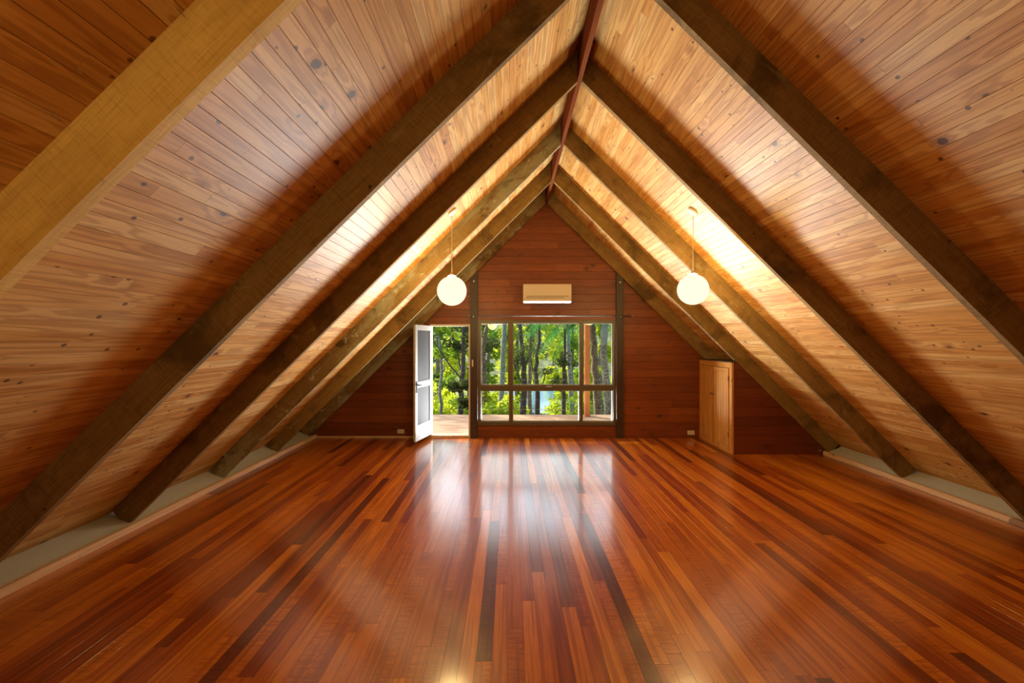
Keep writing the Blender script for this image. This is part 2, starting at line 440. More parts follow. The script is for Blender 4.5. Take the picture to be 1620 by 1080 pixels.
for i, (y0, y1) in enumerate(RY):
    for sg in (-1, 1):
        xa = CX + sg*.024
        foot = CX + sg*4.245
        f0 = (foot, zb(foot)); f1 = (foot+sg*RD*SA, zb(foot)+RD*CA)
        seg = 6; bot, top = [], []
        for k in range(seg+1):
            t = k/seg; x = xa+(foot-xa)*t; bot.append((x, zb(x)))
            x = xa+(f1[0]-xa)*t; top.append((x, zl(x)))
        top[-1] = f1
        j = 0.006*random.uniform(-1, 1)
        mb = MB().prism(bot+top[::-1], y0, y1)
        m = M['rafter_pale'] if (i == 0 and sg < 0) else (M['rafter_weathered'] if (sg < 0 and i in (3, 5)) else M['rafter' if sg < 0 else 'rafter_right'])
        o = mb.build('rafter', m, loc=(foot, (y0+y1)/2, f0[1]))
        tag(o, LAB[(sg, i)], 'rafter', 'sloping ceiling rafters')

# ------------------------------------------------------------------ end wall (horizontal stained boards, door and window openings)
DX0, DX1, DZ1 = -1.43, -.70, 2.035       # door opening
WX0, WX1, WZ0, WZ1 = -.565, 1.905, .25, 2.115
def wall_slab(name, y0, y1, m, holes, boards_y=None):
    mb = MB()
    xs = lambda z: (CX-(RB+LV+.05-z)/S, CX+(RB+LV+.05-z)/S)
    def strip(z0, z1, x0=None, x1=None):
        a0, b0 = xs(z0); a1, b1 = xs(z1)
        mb.prism([(a0 if x0 is None else x0, z0), (b0 if x1 is None else x1, z0), (b1 if x1 is None else x1, z1), (a1 if x0 is None else x0, z1)], y0, y1)
    if holes:
        strip(-.06, DZ1, None, DX0); strip(-.06, .03, DX0, DX1); strip(-.06, DZ1, DX1, WX0)
        strip(-.06, WZ0, WX0, WX1); strip(WZ1, DZ1+.3, WX0, WX1); strip(DZ1, DZ1+.3, None, WX0); strip(-.06, DZ1+.3, WX1, None)
        strip(DZ1+.3, 4.5)
    else: strip(-.06, 4.5)
    return tag(mb.build(name, m), kind='structure')
wf = wall_slab('wall_front', YW+.018, YW+.12, M['backing'], True)
wall_slab('wall_rear', -4.32, -4.2, M['panel'], False)
WB = .1355
def hboard(z0, z1, x0, x1, y, m, parent, lim, ch=.004):
    """one horizontal board between heights z0,z1; its ends follow the roof line lim(x)->z when they meet it"""
    z1 -= .0015
    def ends(z):
        a = max(x0, CX-(lim-z)/S) if lim else x0; b = min(x1, CX+(lim-z)/S) if lim else x1
        return a, b
    a0, b0 = ends(z0); a1, b1 = ends(z1)
    if b0-a0 < .03: return
    if b1-a1 < .01: z1 = lim - .01*S if x0 < CX < x1 else z1; a1 = b1 = None
    if a1 is None:
        if x0 < CX < x1: a1, b1 = CX-.003, CX+.003
        elif x1 <= CX: z1 = zc = lim - S*(CX-x1) - .002; a1, b1 = x1-.002, x1
        else: z1 = lim - S*(x0-CX) - .002; a1, b1 = x0, x0+.002
        if z1 <= z0+.004: return
    F = [(a0+.0005, z0), (b0-.0005, z0), (b1-.0005, z1), (a1+.0005, z1)]
    mb = MB()
    n = 4; zi0, zi1 = z0+ch*.6, z1-ch*.6
    back = [(p[0], y+.018, p[1]) for p in F]
    mid = [(p[0], y+ch*.7, p[1]) for p in F]
    fr = [(a0+.0005, y, zi0), (b0-.0005, y, zi0), (b1-.0005, y, zi1), (a1+.0005, y, zi1)]
    fs = [(8, 9, 10, 11), (3, 2, 1, 0)]
    for i in range(4):
        j = (i+1) % 4; fs += [(i, j, 4+j, 4+i), (4+i, 4+j, 8+j, 8+i)]
    mb.add(back+mid+fr, fs)
    return mb.build('wall_board', m, parent)
LIM = RB+LV-.01
z = 0.0; k = 0
while z < 4.3:
    z1 = z+WB
    spans = []
    if z < DZ1-.03:
        zt = min(z1, DZ1)
        spans.append((-4.2, DX0, z, zt)); 
        if z1 > DZ1+.02: spans.append((-4.2, WX0-.08, DZ1, z1))
        if z < WZ0-.02: spans.append((WX0-.08, WX1+.08, z, min(z1, WZ0)))
        spans.append((WX1+.04, 5.4, z, z1))
    else:
        if z < WZ1-.02:
            spans += [(-4.2, WX0-.07, z, z1), (WX1+.04, 5.4, z, z1)]
            if z1 > WZ1+.02: spans.append((WX0-.07, WX1+.04, WZ1, z1))
        else:
            spans.append((-4.2, 5.4, z, z1))
    for (a, b_, za, zc) in spans:
        lo, hi = max(a, CX-(LIM-za)/S), min(b_, CX+(LIM-za)/S)
        if hi-lo > 2.6 or (k % 3 == 1 and hi-lo > 1.8):
            q = lo + (hi-lo)*random.uniform(.3, .7)
            hboard(za, zc, a, q, YW, M['gable'], wf, LIM); hboard(za, zc, q, b_, YW, M['gable'], wf, LIM)
        else: hboard(za, zc, a, b_, YW, M['gable'], wf, LIM)
    z = z1; k += 1
tag(B(-3.60, DX0, YW-.012, YW-.0005, .0, .03).build('trim_5', M['batten']), kind='structure')
tag(B(WX1+.14, 3.38, YW-.012, YW-.0005, .0, .025).build('trim_6', M['panel']), kind='structure')

# dark posts either side of the window
for (x0, x1, lab, ex) in ((WX0-.135, WX0-.003, 'dark brown post between the open door and the window', WX0-.04), (WX1+.003, WX1+.132, 'dark brown post at the right side of the window', WX1+.09)):
    xm = x0 if x0 < CX else x1
    p = empty('wall_post', ((x0+x1)/2, YW-.04, 0), lab, 'post')
    zt0, zt1 = zb(x0)+.0, zb(x1)+.0
    MB().prism([(x0, 0), (x1, 0), (x1, zt1), (x0, zt0)], YW-.055, YW-.0005).build('post', M['dark_post'], p, bevel=.003)
    b = MB(); b.lathe([(0, 0), (.014, 0), (.016, .004), (.016, .012), (0, .012)], ((x0+x1)/2, YW-.053, min(zt0, zt1)-.06), 12, Vector((0, -1, 0)))
    b.build('bolt', M['steel'], p)
    if x0 < 0:
        q = B(x0+.03, x0+.055, YW-.068, YW-.054, 1.28, 1.40, ch=.003).build('latch_plate', M['cream'], p)

# ------------------------------------------------------------------ window: frame, mullions, transom, six panes
win = empty('window_1', ((WX0+WX1)/2, YW, WZ0), kind='structure')
yf0, yf1 = YW-.012, YW+.085
fr = MB()
fr.box(WX0, WX0+.045, yf0, yf1, WZ0, WZ1); fr.box(WX1-.045, WX1, yf0, yf1, WZ0, WZ1)
fr.box(WX0+.045, WX1-.045, yf0, yf1, WZ0, WZ0+.035); fr.box(WX0+.045, WX1-.045, yf0, yf1, WZ1-.055, WZ1)
fr.build('window_frame', M['taupe'], win)
TZ0, TZ1 = .852, .935
B(WX0+.045, WX1-.045, yf0+.004, yf1-.01, TZ0, TZ1).build('transom', M['taupe'], win)
mx = [(-.012, .055), (1.27, 1.315)]
for a, b_ in mx:
    B(a, b_, yf0+.006, yf1-.012, TZ1, WZ1-.055).build('mullion', M['taupe'], win)
for a, b_ in ((.008, .052), (1.262, 1.305)):
    B(a, b_, yf0+.006, yf1-.012, WZ0+.035, TZ0).build('mullion', M['taupe'], win)
cols_u = [(WX0+.045, -.012), (.055, 1.27), (1.315, WX1-.045)]; cols_l = [(WX0+.045, .008), (.052, 1.262), (1.305, WX1-.045)]
for cols, za, zc in ((cols_u, TZ1, WZ1-.055), (cols_l, WZ0+.035, TZ0)):
    for (a, b_) in cols:
        s = MB(); t = .018; y0, y1 = YW+.02, YW+.045
        s.box(a, a+t, y0, y1, za, zc); s.box(b_-t, b_, y0, y1, za, zc); s.box(a+t, b_-t, y0, y1, za, za+t); s.box(a+t, b_-t, y0, y1, zc-t, zc)
        sash = s.build('sash', M['sash'], win)
        B(a+t, b_-t, YW+.031, YW+.035, za+t, zc-t).build('pane', M['glass'], sash)
h = B(.66, .76, YW-.03, yf0+.004, TZ1-.028, TZ1-.014, ch=.003).build('window_latch', M['steel'], win)
tag(B(WX0, WX1, YW-.022, YW-.0005, WZ1, WZ1+.055).build('trim_7', M['gable']), kind='structure')
tag(B(WX0, WX1, YW-.03, YW-.013, WZ0-.025, WZ0+.004).build('trim_8', M['taupe']), kind='structure')

# ------------------------------------------------------------------ door opening and the open screen door
dr = empty('door_1', ((DX0+DX1)/2, YW, 0), kind='structure')
B(DX0, DX0+.035, YW-.02, YW+.11, .0, DZ1, ch=.002).build('door_jamb', M['cream'], dr)
B(DX1-.032, DX1-.001, YW-.02, YW+.11, .0, DZ1, ch=.002).build('door_jamb', M['cream'], dr)
B(DX0+.035, DX1-.032, YW-.02, YW+.11, DZ1-.035, DZ1, ch=.002).build('door_head', M['cream'], dr)
B(DX0+.035, DX1-.032, YW-.03, YW+.16, .0, .045, ch=.004).build('threshold', M['batten'], dr)

hx, hy = DX0+.03, YW-.03
ANG = math.atan2(-.69, -.158) + math.pi*2   # leaf direction from the hinge
sd = empty('screen_door', (hx, hy, .075), 'white framed screen door with grey mesh standing open into the room', 'door')
Wd, H0, H1, T = .70, .078, 2.005, .036
def leaf(mb, name, m, parent=sd, **k):
    mb.rot((hx, hy, 0), ANG, 'Z'); return mb.build(name, m, parent, **k)
def lb(x0, x1, z0, z1, y0=-T/2, y1=T/2, ch=.002): return MB().box(hx+x0, hx+x1, hy+y0, hy+y1, z0, z1, ch=ch)
leaf(lb(0, .09, H0, H1), 'stile', M['white']); leaf(lb(Wd-.085, Wd, H0, H1), 'stile', M['white'])
leaf(lb(.09, Wd-.085, H1-.085, H1), 'rail', M['white']); leaf(lb(.09, Wd-.085, .96, 1.055), 'rail', M['white'])
br = leaf(lb(.09, Wd-.085, H0, .145), 'rail', M['white']); leaf(lb(.09, Wd-.085, .145, .33, -.012, .012), 'kick_panel', M['white'])
for z0, z1 in ((.33, .96), (1.055, H1-.085)):
    leaf(lb(.09, Wd-.085, z0, z1, -.003, .003, 0), 'mesh_panel', M['screen'])
    bd_ = MB()
    for sy in (-1, 1):
        for q in ((.09, .098, z0, z1), (Wd-.093, Wd-.085, z0, z1), (.098, Wd-.093, z0, z0+.008), (.098, Wd-.093, z1-.008, z1)):
            ya, yb = sorted((sy*.003, sy*.012)); bd_.box(hx+q[0], hx+q[1], hy+ya, hy+yb, q[2], q[3])
    leaf(bd_, 'glazing_bead', M['slot'])
hd = MB()
for sy in (-1, 1):
    hd.box(hx+Wd-.062, hx+Wd-.024, hy+sy*.018-(.008 if sy < 0 else 0), hy+sy*.018+(.008 if sy > 0 else 0), .88, 1.07)
    hd.tube([(hx+Wd-.043, hy+sy*.02, 1.01), (hx+Wd-.043, hy+sy*.065, 1.01)], .011, 10)
    hd.tube([(hx+Wd-.043, hy+sy*.062, 1.01), (hx+Wd-.09, hy+sy*.068, 1.008), (hx+Wd-.16, hy+sy*.064, 1.0)], [.011, .010, .008], 10)
leaf(hd, 'lever_handle', M['black'])
for z in (.28, 1.04, 1.80):
    leaf(MB().tube([(hx-.006, hy+.012, z-.04), (hx-.006, hy+.012, z+.04)], .008, 8), 'hinge', M['steel'])

# ------------------------------------------------------------------ curtain rod, air conditioner, outlets
cr = empty('curtain_rod', (.7, YW-.08, 2.18), 'thin metal curtain rod above the window', 'curtain rod')
MB().tube([(-.70, YW-.085, 2.182), (2.17, YW-.085, 2.182)], .009, 10).build('rod', M['rod'], cr, smooth=True)
for x in (-.64, 1.98):
    c = MB(); c.box(x-.01, x+.01, YW-.09, YW-.054, 2.165, 2.18); c.build('bracket', M['steel'], cr)
for x, s_ in ((-.70, -1), (2.17, 1)):
    MB().lathe([(0, 0), (.012, .002), (.015, .014), (.010, .028), (0, .03)], (x, YW-.085, 2.182), 10, Vector((s_, 0, 0))).build('finial', M['steel'], cr)

ax0, ax1, az0, az1, ay = .243, 1.086, 2.405, 2.735, 7.96
ac = empty('air_conditioner', ((ax0+ax1)/2, YW-.1, az0), 'white wall-mounted split air conditioner above the window', 'air conditioner')
sh = MB()
prof = [(YW-.001, az0), (ay+.05, az0), (ay+.012, az0+.03), (ay, az0+.10), (ay, az1-.02), (ay+.02, az1), (YW-.001, az1)]
n = len(prof); v = [(ax0, y, z) for y, z in prof]+[(ax1, y, z) for y, z in prof]
sh.add(v, [tuple(range(n)), tuple(range(2*n-1, n-1, -1))]+[(i, (i+1) % n, n+(i+1) % n, n+i) for i in range(n)])
sh.build('casing', M['plastic'], ac, bevel=.004)
B(ax0+.045, ax1-.045, ay-.004, ay+.004, az0+.128, az1-.02, ch=.002).build('front_panel', M['plastic'], ac)
fl = MB(); fl.add([(ax0+.05, ay-.003, az0+.095), (ax1-.13, ay-.003, az0+.095), (ax1-.13, ay+.030, az0+.012), (ax0+.05, ay+.030, az0+.012),
                   (ax0+.05, ay+.004, az0+.098), (ax1-.13, ay+.004, az0+.098), (ax1-.13, ay+.04, az0+.015), (ax0+.05, ay+.04, az0+.015)],
                  [(0,1,2,3),(7,6,5,4),(0,4,5,1),(1,5,6,2),(2,6,7,3),(3,7,4,0)])
fl.build('louvre_flap', M['white'], ac)
B(ax0+.05, ax1-.05, ay-.0015, ay+.003, az0+.108, az0+.116).build('air_slot', M['slot'], ac)

def outlet(x, z, y, w, h, lab, m='plastic', sockets=True):
    o = empty('power_outlet', (x, y, z), lab, 'outlet')
    B(x-w/2, x+w/2, y-.012, y-.0003, z-h/2, z+h/2, ch=.003).build('cover_plate', M[m], o)
    if sockets:
        for s_ in (-1, 1):
            f = MB(); cx = x+s_*w*.24
            f.box(cx-.010, cx-.006, y-.0132, y-.0115, z-.01, z+.002); f.box(cx+.006, cx+.010, y-.0132, y-.0115, z-.01, z+.002); f.box(cx-.002, cx+.002, y-.0132, y-.0115, z-.024, z-.014)
            f.build('socket_holes', M['slot'], o)
outlet((634.5-806)/88.1, 1.76-145/88.1, YW, .125, .075, 'cream double power outlet low on the wall left of the door')
outlet((1093-806)/88.1, 1.76-147/88.1, YW, .125, .075, 'cream double power outlet low on the wall beside the cupboard')
outlet((849.5-806)/88.1, 1.76-150/88.1, YW, .045, .045, 'small brown socket plate on the boards under the window', 'brown_knob', False)

# ------------------------------------------------------------------ cupboard under the right-hand slope
cxx = 3.41; cy0, cy1 = 6.98, YW-.001; cz = 1.405
cb = empty('cupboard', (cxx+.02, (cy0+cy1)/2, 0), 'honey pine two-door cupboard built in under the right slope', 'cupboard')
B(cxx, cxx+.03, cy0, cy0+.085, 0, cz, ch=.002).build('stile', M['cupboard'], cb)
B(cxx, cxx+.03, cy1-.05, cy1, 0, cz, ch=.002).build('stile', M['cupboard'], cb)
B(cxx, cxx+.03, cy0+.085, cy1-.05, cz-.085, cz, ch=.002).build('top_rail', M['cupboard'], cb)
B(cxx, cxx+.03, cy0+.085, cy1-.05, 0, .035).build('bottom_rail', M['cupboard'], cb)
xr = CX+(RB+LV-cz-.03)/S
B(cxx-.012, xr-.02, cy0, cy1, cz, cz+.014).build('top_board', M['dark_post'], cb)
B(cxx+.035, cxx+.04, cy0+.02, cy1-.02, .03, cz-.02).build('cavity', M['backing'], cb)
ym = 7.585
for i, (a, b_) in enumerate(((cy0+.088, ym-.012), (ym+.026, cy1-.053))):
    dm = MB(); x0, x1 = cxx-.014, cxx+.006
    z0, z1 = .04, cz-.09
    dm.box(x0, x1, a, a+.055, z0, z1, ch=.0015); dm.box(x0, x1, b_-.055, b_, z0, z1, ch=.0015)
    dm.box(x0, x1, a+.055, b_-.055, z1-.06, z1, ch=.0015); dm.box(x0, x1, a+.055, b_-.055, z0, z0+.06, ch=.0015)
    d = dm.build('cupboard_door', M['cupboard'], cb)
    nb = 5; w = (b_-a-.11)/nb
    for q in range(nb):
        bb = B(x0+.006, x1-.002, a+.055+q*w+.0010, a+.055+(q+1)*w-.0010, z0+.06, z1-.06, ch=.004).build('vertical_board', M['cupboard'], d)
    yk = b_-.03 if i == 0 else a+.03
    MB().lathe([(.008, 0), (.007, .012), (.016, .02), (.018, .028), (.012, .036), (0, .038)], (x0, yk, .86), 14, Vector((-1, 0, 0))).build('knob', M['brown_knob'], d, smooth=True)
    if i == 0:
        for hz in (.25, 1.12): B(x0-.004, x0, a-.01, a+.004, hz, hz+.07).build('hinge', M['black'], d)
# panelled end of the cupboard, facing the room
wr = MB().prism([(cxx+.03, 0), (4.87, 0), (CX+(RB-cz)/S, cz-.0), (cxx+.03, cz)], cy0+.020, cy0+.03).build('wall_right', M['backing']); tag(wr, kind='structure')
z = 0
for k in range(11):
    z1 = min(z+.1445, cz)
    if z1-z > .03:
        hb = hboard(z, z1, cxx+.0305, 5.0, cy0, M['panel'], wr, RB-.003)
    z = z1
tag(B(4.74, 4.78, cy0-.01, cy0-.0005, .055, .07, ch=.002).build('wall_clip', M['white']), 'tiny white clip at the foot of the cupboard end panel', 'clip')

# ------------------------------------------------------------------ globe pendant lamps
def pendant(x, y, zc, lab, power):
    r = .165; zt = zl(x)
    p = empty('globe_lamp', (x, y, zc-r), lab, 'lamp', 'white globe pendant lamps')
    g = MB(); prof = []
    for k in range(19):
        a = -math.pi/2 + (math.pi-.28)*k/18; prof.append((r*math.cos(a), r*math.sin(a)))
    g.lathe(prof, (x, y, zc), 32).build('globe', M['globe'], p, smooth=True)
    MB().lathe([(0, r+.035), (.018, r+.033), (.022, r+.012), (.045, r+.004), (.048, r-.012), (.03, r-.014)], (x, y, zc), 20).build('cap', M['steel'], p, smooth=True)
    MB().tube([(x, y, zc+r+.03), (x, y, zc+r+.25)], .006, 8).build('stem', M['steel'], p)
    MB().tube([(x, y, zc+r+.25), (x, y, zt-.03)], .0035, 6).build('cord', M['cream'], p)
    sg = -1 if x < CX else 1
    nrm = Vector((-sg*SA, 0, -CA))
    MB().lathe([(0, .03), (.03, .028), (.058, .016), (.064, 0), (0, 0)], (x, y, zt), 24, nrm).build('ceiling_rose', M['rose'], p, smooth=True)
    d = bpy.data.lights.new('lamp_light', 'POINT'); d.energy = power; d.color = (1, .69, .26); d.shadow_soft_size = .178; d.use_soft_falloff = False
    q = bpy.data.objects.new('lamp_light', d); COL.objects.link(q); q.parent = p; q.location = (0, 0, r)
    return p
pendant(-.645, 5.10, 2.305, 'glowing white globe lamp hanging left of the window', LAMP_W)
pendant(2.0, 4.96, 2.304, 'glowing white globe lamp hanging right of the window', LAMP_W)
pendant(-.64, -.62, 2.305, 'left globe lamp of the pair behind the camera', LAMP_W*.82)
pendant(1.97, -.62, 2.305, 'right globe lamp of the pair behind the camera', LAMP_W*.06)

# small hooks in the top left lining
for (px, py) in ((118, 105), (80, 180), (281, 15)):
    a, b_ = (px-806)/720, (537-py)/720
    d = (RB+LV-1.76-S*CX)/(b_ - S*a)
    hp = Vector((a*d, d, 1.76+b_*d)); nn = Vector((SA, 0, -CA))
    pts = [hp+nn*.0, hp+nn*.008]
    for k in range(7):
        t = math.pi*1.4*k/6
        pts.append(hp+nn*(.008+.007*math.sin(t)*1.0+.004)+Vector((0, .006*(1-math.cos(t)), 0)))
    lab = {118: 'tiny screw hook in the top left ceiling boards, middle one of three', 80: 'tiny screw hook in the top left ceiling boards, lowest one of three', 281: 'tiny screw hook in the top left ceiling boards, highest one of three'}[px]
    tag(MB().tube(pts, .0016, 6).build('screw_hook', M['steel'], loc=hp), lab, 'hook')

# ------------------------------------------------------------------ deck outside
dk = B(-4.6, 6.4, 8.30, 10.98, -.20, -.075).build('deck', M['roof']); tag(dk, 'timber deck outside the door and window', 'deck')
for k in range(29):
    y = 8.30+k*.0925
    B(-4.6, 6.4, y, y+.088, -.074, -.05, ch=.002).build('deck_board', M['deck'], dk)
PX = [(-3.9, 'unseen'), (1.835, 'seen'), (6.2, 'unseen')]
vp = B(1.775, 1.895, 10.69, 10.81, -.05, 2.9).build('veranda_post', M['post_out'], loc=(1.835, 10.75, -.05), bevel=.006)
tag(vp, 'orange-brown veranda post at the deck edge, seen through the right pane', 'post')
rl = empty('cable_railing', (1.2, 10.75, -.05), 'thin wire cable railing along the far edge of the deck', 'railing')
for x in (-3.9, 6.2): B(x-.05, x+.05, 10.70, 10.80, -.05, 1.05).build('end_post', M['post_out'], rl)
for z in (.10, .33, .56, .80, .98): MB().tube([(-3.9, 10.83, z), (6.2, 10.83, z)], .0022, 5).build('cable', M['steel'], rl)
vr = MB().add([(-4.6, 8.3, 2.95), (6.4, 8.3, 2.95), (6.4, 11.2, 2.88), (-4.6, 11.2, 2.88), (-4.6, 8.3, 3.03), (6.4, 8.3, 3.03), (6.4, 11.2, 2.96), (-4.6, 11.2, 2.96)],
              [(0,1,2,3),(7,6,5,4),(0,4,5,1),(1,5,6,2),(2,6,7,3),(3,7,4,0)]).build('veranda_roof', M['roof'])
tag(vr, 'brown veranda roof above the deck', 'roof')

# ------------------------------------------------------------------ garden
GZ = -3.0
def P(px, py, Y): return Vector(((px-806)*Y/720, Y, 1.76+(537-py)*Y/720))
gr = MB()
n = 24; vs = []; fs = []
for i in range(n+1):
    for j in range(n+1):
        x = -40+80*i/n; y = 9+66*j/n
        vs.append((x, y, GZ+.35*math.sin(x*.35)*math.cos(y*.27)+max(0, y-46)*.25))
for i in range(n):
    for j in range(n): a = i*(n+1)+j; fs.append((a, a+n+1, a+n+2, a+1))
tag(gr.add(vs, fs).build('ground', M['ground'], smooth=True), kind='structure')
pond = MB(); N_ = 40
ring = [(3.4+4.6*math.cos(2*math.pi*k/N_)*(1+.12*math.sin(3*2*math.pi*k/N_)), 33+6.5*math.sin(2*math.pi*k/N_), GZ+.42) for k in range(N_)]
pond.add(ring+[(x, y, z-.6) for x, y, z in ring], [tuple(range(N_)), tuple(range(2*N_-1, N_-1, -1))]+[(i, (i+1) % N_, N_+(i+1) % N_, N_+i) for i in range(N_)])
tag(pond.build('pond', M['water'], loc=(3.4, 33, GZ)), 'patch of blue water seen low between the trees', 'pond')

def leaves(mb_v, mb_f, c, r, n, size, droop=0, aspect=.5, shell=.35):
    for _ in range(n):
        while True:
            p = Vector((random.uniform(-1, 1), random.uniform(-1, 1), random.uniform(-1, 1)))
            if shell < p.length < 1: break
        p = Vector((p.x*r[0], p.y*r[1], p.z*r[2])) + Vector(c)
        d = Vector((random.gauss(0, 1), random.gauss(0, 1), random.gauss(0, .6)-droop)).normalized()
        w = d.orthogonal(); w.rotate(Matrix.Rotation(random.uniform(0, 6.28), 3, d)); 
        s = size*random.uniform(.6, 1.4); k = len(mb_v)
        d *= s; w = w.normalized()*s*aspect
        mb_v += [p-d*.5, p+w*.5, p+d*.5, p-w*.5]; mb_f.append((k, k+1, k+2, k+3))
def raw(name, v, f, m, parent, loc):
    me = bpy.data.meshes.new(name); me.from_pydata([tuple(p-loc) for p in v], [], f); me.materials.append(m); me.update()
    o = bpy.data.objects.new(name, me); COL.objects.link(o); o.parent = parent; return o
def tree(base, path, r0, clumps, lmat, bark, lab, n=900, size=.12, branches=4, name='tree', group='trees beyond the deck', droop=0, aspect=.5):
    base = Vector(base)
    t = empty(name, base, lab, 'tree' if name == 'tree' else 'shrub', group)
    tr = MB(); pts = [base-Vector((0, 0, .2))]+[Vector(p) for p in path]
    # smooth the trunk path
    sm = []
    for i in range(len(pts)-1):
        for k in range(4):
            sm.append(pts[i].lerp(pts[i+1], k/4)+Vector((random.uniform(-.03, .03), random.uniform(-.03, .03), 0)))
    sm.append(pts[-1]); m_ = len(sm)
    tr.tube(sm, [r0*(1.15-.75*i/m_) for i in range(m_)], 9)
    for c, r in clumps[:branches]:
        c = Vector(c); st = min(sm[m_//3:], key=lambda q: (q-c).length + abs(q.z-(c.z-.8)))
        mid = st.lerp(c, .5)+Vector((0, 0, -.15))
        tr.tube([st, mid, c, c+(c-st)*.3], [r0*.42, r0*.3, r0*.15, r0*.05], 6)
    tr.build('trunk', M[bark], t, smooth=True)
    v, f = [], []
    for c, r in clumps:
        for _ in range(5):
            o_ = Vector((random.gauss(0, .5)*r[0], random.gauss(0, .5)*r[1], random.gauss(0, .5)*r[2]))
            leaves(v, f, Vector(c)+o_, [q*.55 for q in r], max(20, n//5), size, droop, aspect, .1)
    raw('foliage', v, f, M[lmat], t, base)
    return t
def cl(px, py, Y, r, rz=None): return (P(px, py, Y), (r, r, rz or r*.7))
def gb(px, Y): p = P(px, 600, Y); return (p.x, p.y, GZ)
def pth(Y, *q): return [P(a, b_, Y) for a, b_ in q]

# trees seen through the door
tree(gb(697, 14), pth(14, (697, 640), (698, 580), (694, 480), (690, 380)), .055, [cl(690, 440, 14, 1.0), cl(705, 560, 14.4, .45), cl(686, 520, 14, .5)], 'leaf_mid', 'bark_grey', 'slim grey-green tree seen through the open door, left of two trunks', n=520)
tree(gb(729, 13), pth(13, (729, 640), (731, 590), (735, 520), (738, 400)), .085, [cl(735, 420, 13, 1.1), cl(722, 550, 13.3, .4), cl(733, 610, 12.6, .30), cl(739, 640, 12.4, .28), cl(745, 520, 13.4, .5)], 'leaf_dark', 'bark_dark', 'dark tree trunk seen through the open door beside its right jamb', n=420)
lt = empty('leaning_branch', P(683, 530, 12.6), 'thin bare leaning branch crossing the open doorway', 'branch')
MB().tube(pth(12.6, (676, 520), (690, 545), (712, 578), (735, 605), (752, 640))+[P(757, 700, 12.6)-Vector((0, 0, 2))], [.012, .016, .022, .026, .03, .035], 7).build('branch', M['bark_dark'], lt, smooth=True)
MB().tube(pth(12.6, (735, 605), (728, 592), (724, 575)), [.012, .008, .004], 6).build('twig', M['bark_dark'], lt)
# trees seen through the window
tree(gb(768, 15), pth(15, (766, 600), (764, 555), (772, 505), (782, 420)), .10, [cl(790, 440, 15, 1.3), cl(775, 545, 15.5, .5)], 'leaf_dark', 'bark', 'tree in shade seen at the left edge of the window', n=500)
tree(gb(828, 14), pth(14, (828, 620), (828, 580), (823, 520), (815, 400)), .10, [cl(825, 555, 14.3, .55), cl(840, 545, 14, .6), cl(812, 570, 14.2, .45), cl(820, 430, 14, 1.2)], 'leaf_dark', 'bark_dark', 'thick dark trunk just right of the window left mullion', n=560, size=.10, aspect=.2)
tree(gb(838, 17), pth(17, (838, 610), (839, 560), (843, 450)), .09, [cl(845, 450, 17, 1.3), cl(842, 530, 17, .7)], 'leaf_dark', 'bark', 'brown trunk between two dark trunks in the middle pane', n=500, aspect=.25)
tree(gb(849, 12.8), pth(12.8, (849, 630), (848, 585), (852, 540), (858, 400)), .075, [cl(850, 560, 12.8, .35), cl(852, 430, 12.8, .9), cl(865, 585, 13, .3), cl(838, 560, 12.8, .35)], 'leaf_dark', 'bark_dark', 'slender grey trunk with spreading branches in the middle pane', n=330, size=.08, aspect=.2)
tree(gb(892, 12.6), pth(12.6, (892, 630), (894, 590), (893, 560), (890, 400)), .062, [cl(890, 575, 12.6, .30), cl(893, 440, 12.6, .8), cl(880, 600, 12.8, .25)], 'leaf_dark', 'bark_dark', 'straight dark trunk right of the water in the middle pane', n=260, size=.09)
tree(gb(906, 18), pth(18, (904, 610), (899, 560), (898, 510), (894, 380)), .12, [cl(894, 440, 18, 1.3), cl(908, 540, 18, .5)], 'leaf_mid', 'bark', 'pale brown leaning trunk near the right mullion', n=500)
tree(gb(948, 13.2), pth(13.2, (945, 620), (941, 570), (938, 520), (934, 400)), .13, [cl(930, 420, 13.2, 1.0)], 'leaf_mid', 'bark', 'thick brown ropy trunk beside the veranda post', n=400)
# bright background trees
bg = [(655, 28, 0), (690, 24, 1), (716, 30, 0), (742, 26, 0), (770, 24, 1), (795, 30, 0), (818, 25, 0), (845, 42, 0), (874, 45, 0), (903, 27, 0), (925, 31, 1), (951, 25, 0), (976, 30, 0), (1010, 27, 1), (620, 30, 1)]
BGL = ['bright yellow-green background tree far behind the left side of the doorway', 'mid-green background tree behind the left trunk in the doorway',
       'bright yellow-green background tree in the middle of the doorway', 'bright background tree behind the left window post',
       'mid-green background tree in the left pane', 'bright yellow-green background tree behind the left mullion',
       'bright yellow-green background tree left of the water', 'distant bright tree directly above the water', 'distant bright tree right above the water, farthest away',
       'bright yellow-green tree just left of the right mullion', 'mid-green background tree behind the veranda post', 'bright tree behind the palm trunk',
       'bright background tree at the right edge of the window', 'mid-green background tree hidden right of the window', 'mid-green background tree hidden left of the door']
for (px, Y, k), lab in zip(bg, BGL):
    base = gb(px, Y); s_ = Y/720
    cls = []
    for py in (640, 605, 570, 535, 500, 465):
        if 33 < Y and py > 620: continue
        cls.append(cl(px+random.uniform(-9, 9), py, Y+random.uniform(-1, 1), 19*s_*random.uniform(.8, 1.2), 15*s_))
        cls.append(cl(px+random.uniform(-16, 16), py-14, Y+random.uniform(-1, 1), 14*s_, 12*s_))
    tree(base, [P(px, 600, Y), P(px+random.uniform(-6, 6), 540, Y), P(px, 470, Y)], .12, cls, 'leaf_mid' if k else 'leaf_lime', 'bark', lab, n=210, size=.0085*Y+.06, branches=5)
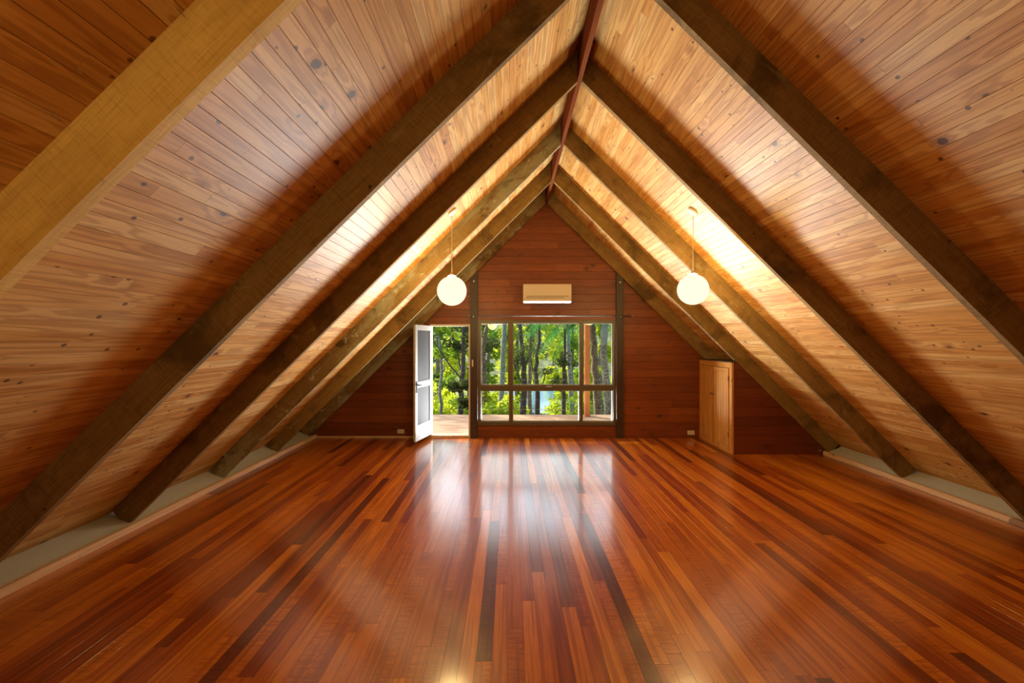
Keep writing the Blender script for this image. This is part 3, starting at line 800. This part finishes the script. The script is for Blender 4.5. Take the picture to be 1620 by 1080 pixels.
tree((-6.4, 15, GZ), [(-6.5, 15, 0), (-6.3, 14.9, 3), (-6.2, 14.8, 5)], .12,
     [((-6.2+random.uniform(-2.6, 2.6), 14.8+random.uniform(-1.5, 1.5), 4.2+random.uniform(-1.6, 1.8)), (.9, .9, .6)) for _ in range(7)], 'leaf_mid', 'bark',
     'tree standing outside the picture to the left, shading the deck', n=150, size=.2)
# low shrubs at the deck edge
sh_ = [(690, 14.5, 640, 'leaf_lime'), (712, 15, 642, 'leaf_lime'), (738, 14, 645, 'leaf_mid'), (768, 15, 630, 'leaf_lime'), (790, 14.4, 645, 'leaf_mid'), (812, 15.5, 640, 'leaf_lime'),
       (880, 15, 648, 'leaf_lime'), (903, 15.6, 630, 'leaf_lime'), (922, 14, 645, 'leaf_mid'), (966, 15, 630, 'leaf_mid')]
SL = ['yellow-green shrub at the left of the doorway, by the deck edge', 'yellow-green shrub between the two trunks in the doorway', 'mid-green shrub at the right of the doorway',
      'yellow-green shrub low in the left pane', 'mid-green shrub low in the left pane beside the mullion', 'yellow-green shrub just right of the left mullion',
      'low yellow-green shrub in front of the water', 'yellow-green shrub beside the right mullion', 'mid-green shrub at the foot of the veranda post', 'mid-green shrub right of the palm trunk']
for (px, Y, py, lm), lab in zip(sh_, SL):
    tree(gb(px, Y), [P(px, 680, Y), P(px, py+5, Y)], .03, [cl(px, py, Y, .42, .38), cl(px+8, py+16, Y, .4), cl(px-9, py+18, Y, .4)], lm, 'bark', lab, n=420, size=.10, name='shrub', group='shrubs below the deck edge', branches=3)

# palms
def palm(base, path, radii, crown, nf, lf, lab, droop=1.0, az=None):
    base = Vector(base)
    t = empty('palm_tree', base, lab, 'palm', 'palms beyond the deck')
    MB().tube([base-Vector((0, 0, .2))]+path, radii, 14).build('trunk', M['bark_grey'], t, smooth=True)
    rg = MB(); pts = path
    for i in range(len(pts)-1):
        for k in range(14):
            q = pts[i].lerp(pts[i+1], k/14); rr = radii[i+1]*(1-k/14)+radii[i+2]*k/14
            rg.tube([q, q+Vector((0, 0, .012))], rr+.006, 12)
    tag(rg.build('trunk_rings', M['bark_grey'], t), kind='stuff')
    crown = Vector(crown)
    MB().tube([path[-1], path[-1].lerp(crown, .5), crown+Vector((0, 0, .1))], [radii[-1]*1.0, radii[-1]*1.2, radii[-1]*.5], 12).build('crownshaft', M['bark_blue'], t, smooth=True)
    for i in range(nf):
        a = (az[i] if az else 2*math.pi*i/nf+random.uniform(-.2, .2)); L = lf*random.uniform(.85, 1.1)
        up = random.uniform(.35, .8)
        pts = []
        for k in range(15):
            u = k/14; h_ = L*(u*.9); z = L*(up*u - droop*1.05*u*u)
            pts.append(crown+Vector((math.cos(a)*h_, math.sin(a)*h_, z)))
        fr_ = MB().tube(pts, [.022*(1-.85*k/14) for k in range(15)], 5).build('frond', M['leaf_palm'], t)
        v, f = [], []
        for k in range(60):
            u = .12+.88*k/60; q = u*14; ii = min(13, int(q)); pp = pts[ii].lerp(pts[ii+1], q-ii)
            tg = (pts[ii+1]-pts[ii]).normalized(); sd_ = tg.cross(Vector((0, 0, 1))).normalized()
            ll = .55*math.sin(math.pi*min(1, .15+.8*u))+.1
            for s_ in (-1, 1):
                d = (sd_*s_*.8+tg*.45+Vector((0, 0, -.55-.3*random.random()))).normalized()*ll*random.uniform(.85, 1.1)
                w = tg*.009; n0 = len(v)
                v += [pp-w, pp+w, pp+d*.6+w*.8+Vector((0, 0, .02)), pp+d, pp+d*.6-w*.8+Vector((0, 0, .02))]
                f.append((n0, n0+1, n0+2, n0+3, n0+4))
        raw('leaflets', v, f, M['leaf_palm'], fr_, base)
Yp = 12.0
p1 = [P(964, 660, Yp), P(960, 610, Yp), P(955, 565, Yp), P(955, 545, Yp)]
palm((p1[0].x+.1, Yp, GZ), p1, [.16, .13, .10, .088, .085], P(958, 500, Yp), 11, 2.3, 'palm with lichened ringed trunk at the right side of the window', droop=.95,
     az=[math.pi, math.pi*.86, math.pi*1.15, math.pi*.72, 0, .5, -.5, 1.2, 1.7, -1.1, -1.6])
p2 = [P(792, 660, 18), P(796, 560, 18), P(800, 480, 18)]
palm((p2[0].x, 18, GZ), p2, [.14, .12, .10, .09], P(800, 455, 18), 10, 3.0, 'taller palm farther back whose fronds hang at the top left of the window', droop=1.15)
p3 = [P(905, 660, 15), P(900, 560, 15), P(896, 470, 15)]
palm((p3[0].x, 15, GZ), p3, [.10, .08, .07, .07], P(896, 462, 15), 10, 2.1, 'slim palm whose green fronds hang at the top of the middle pane', droop=1.2)
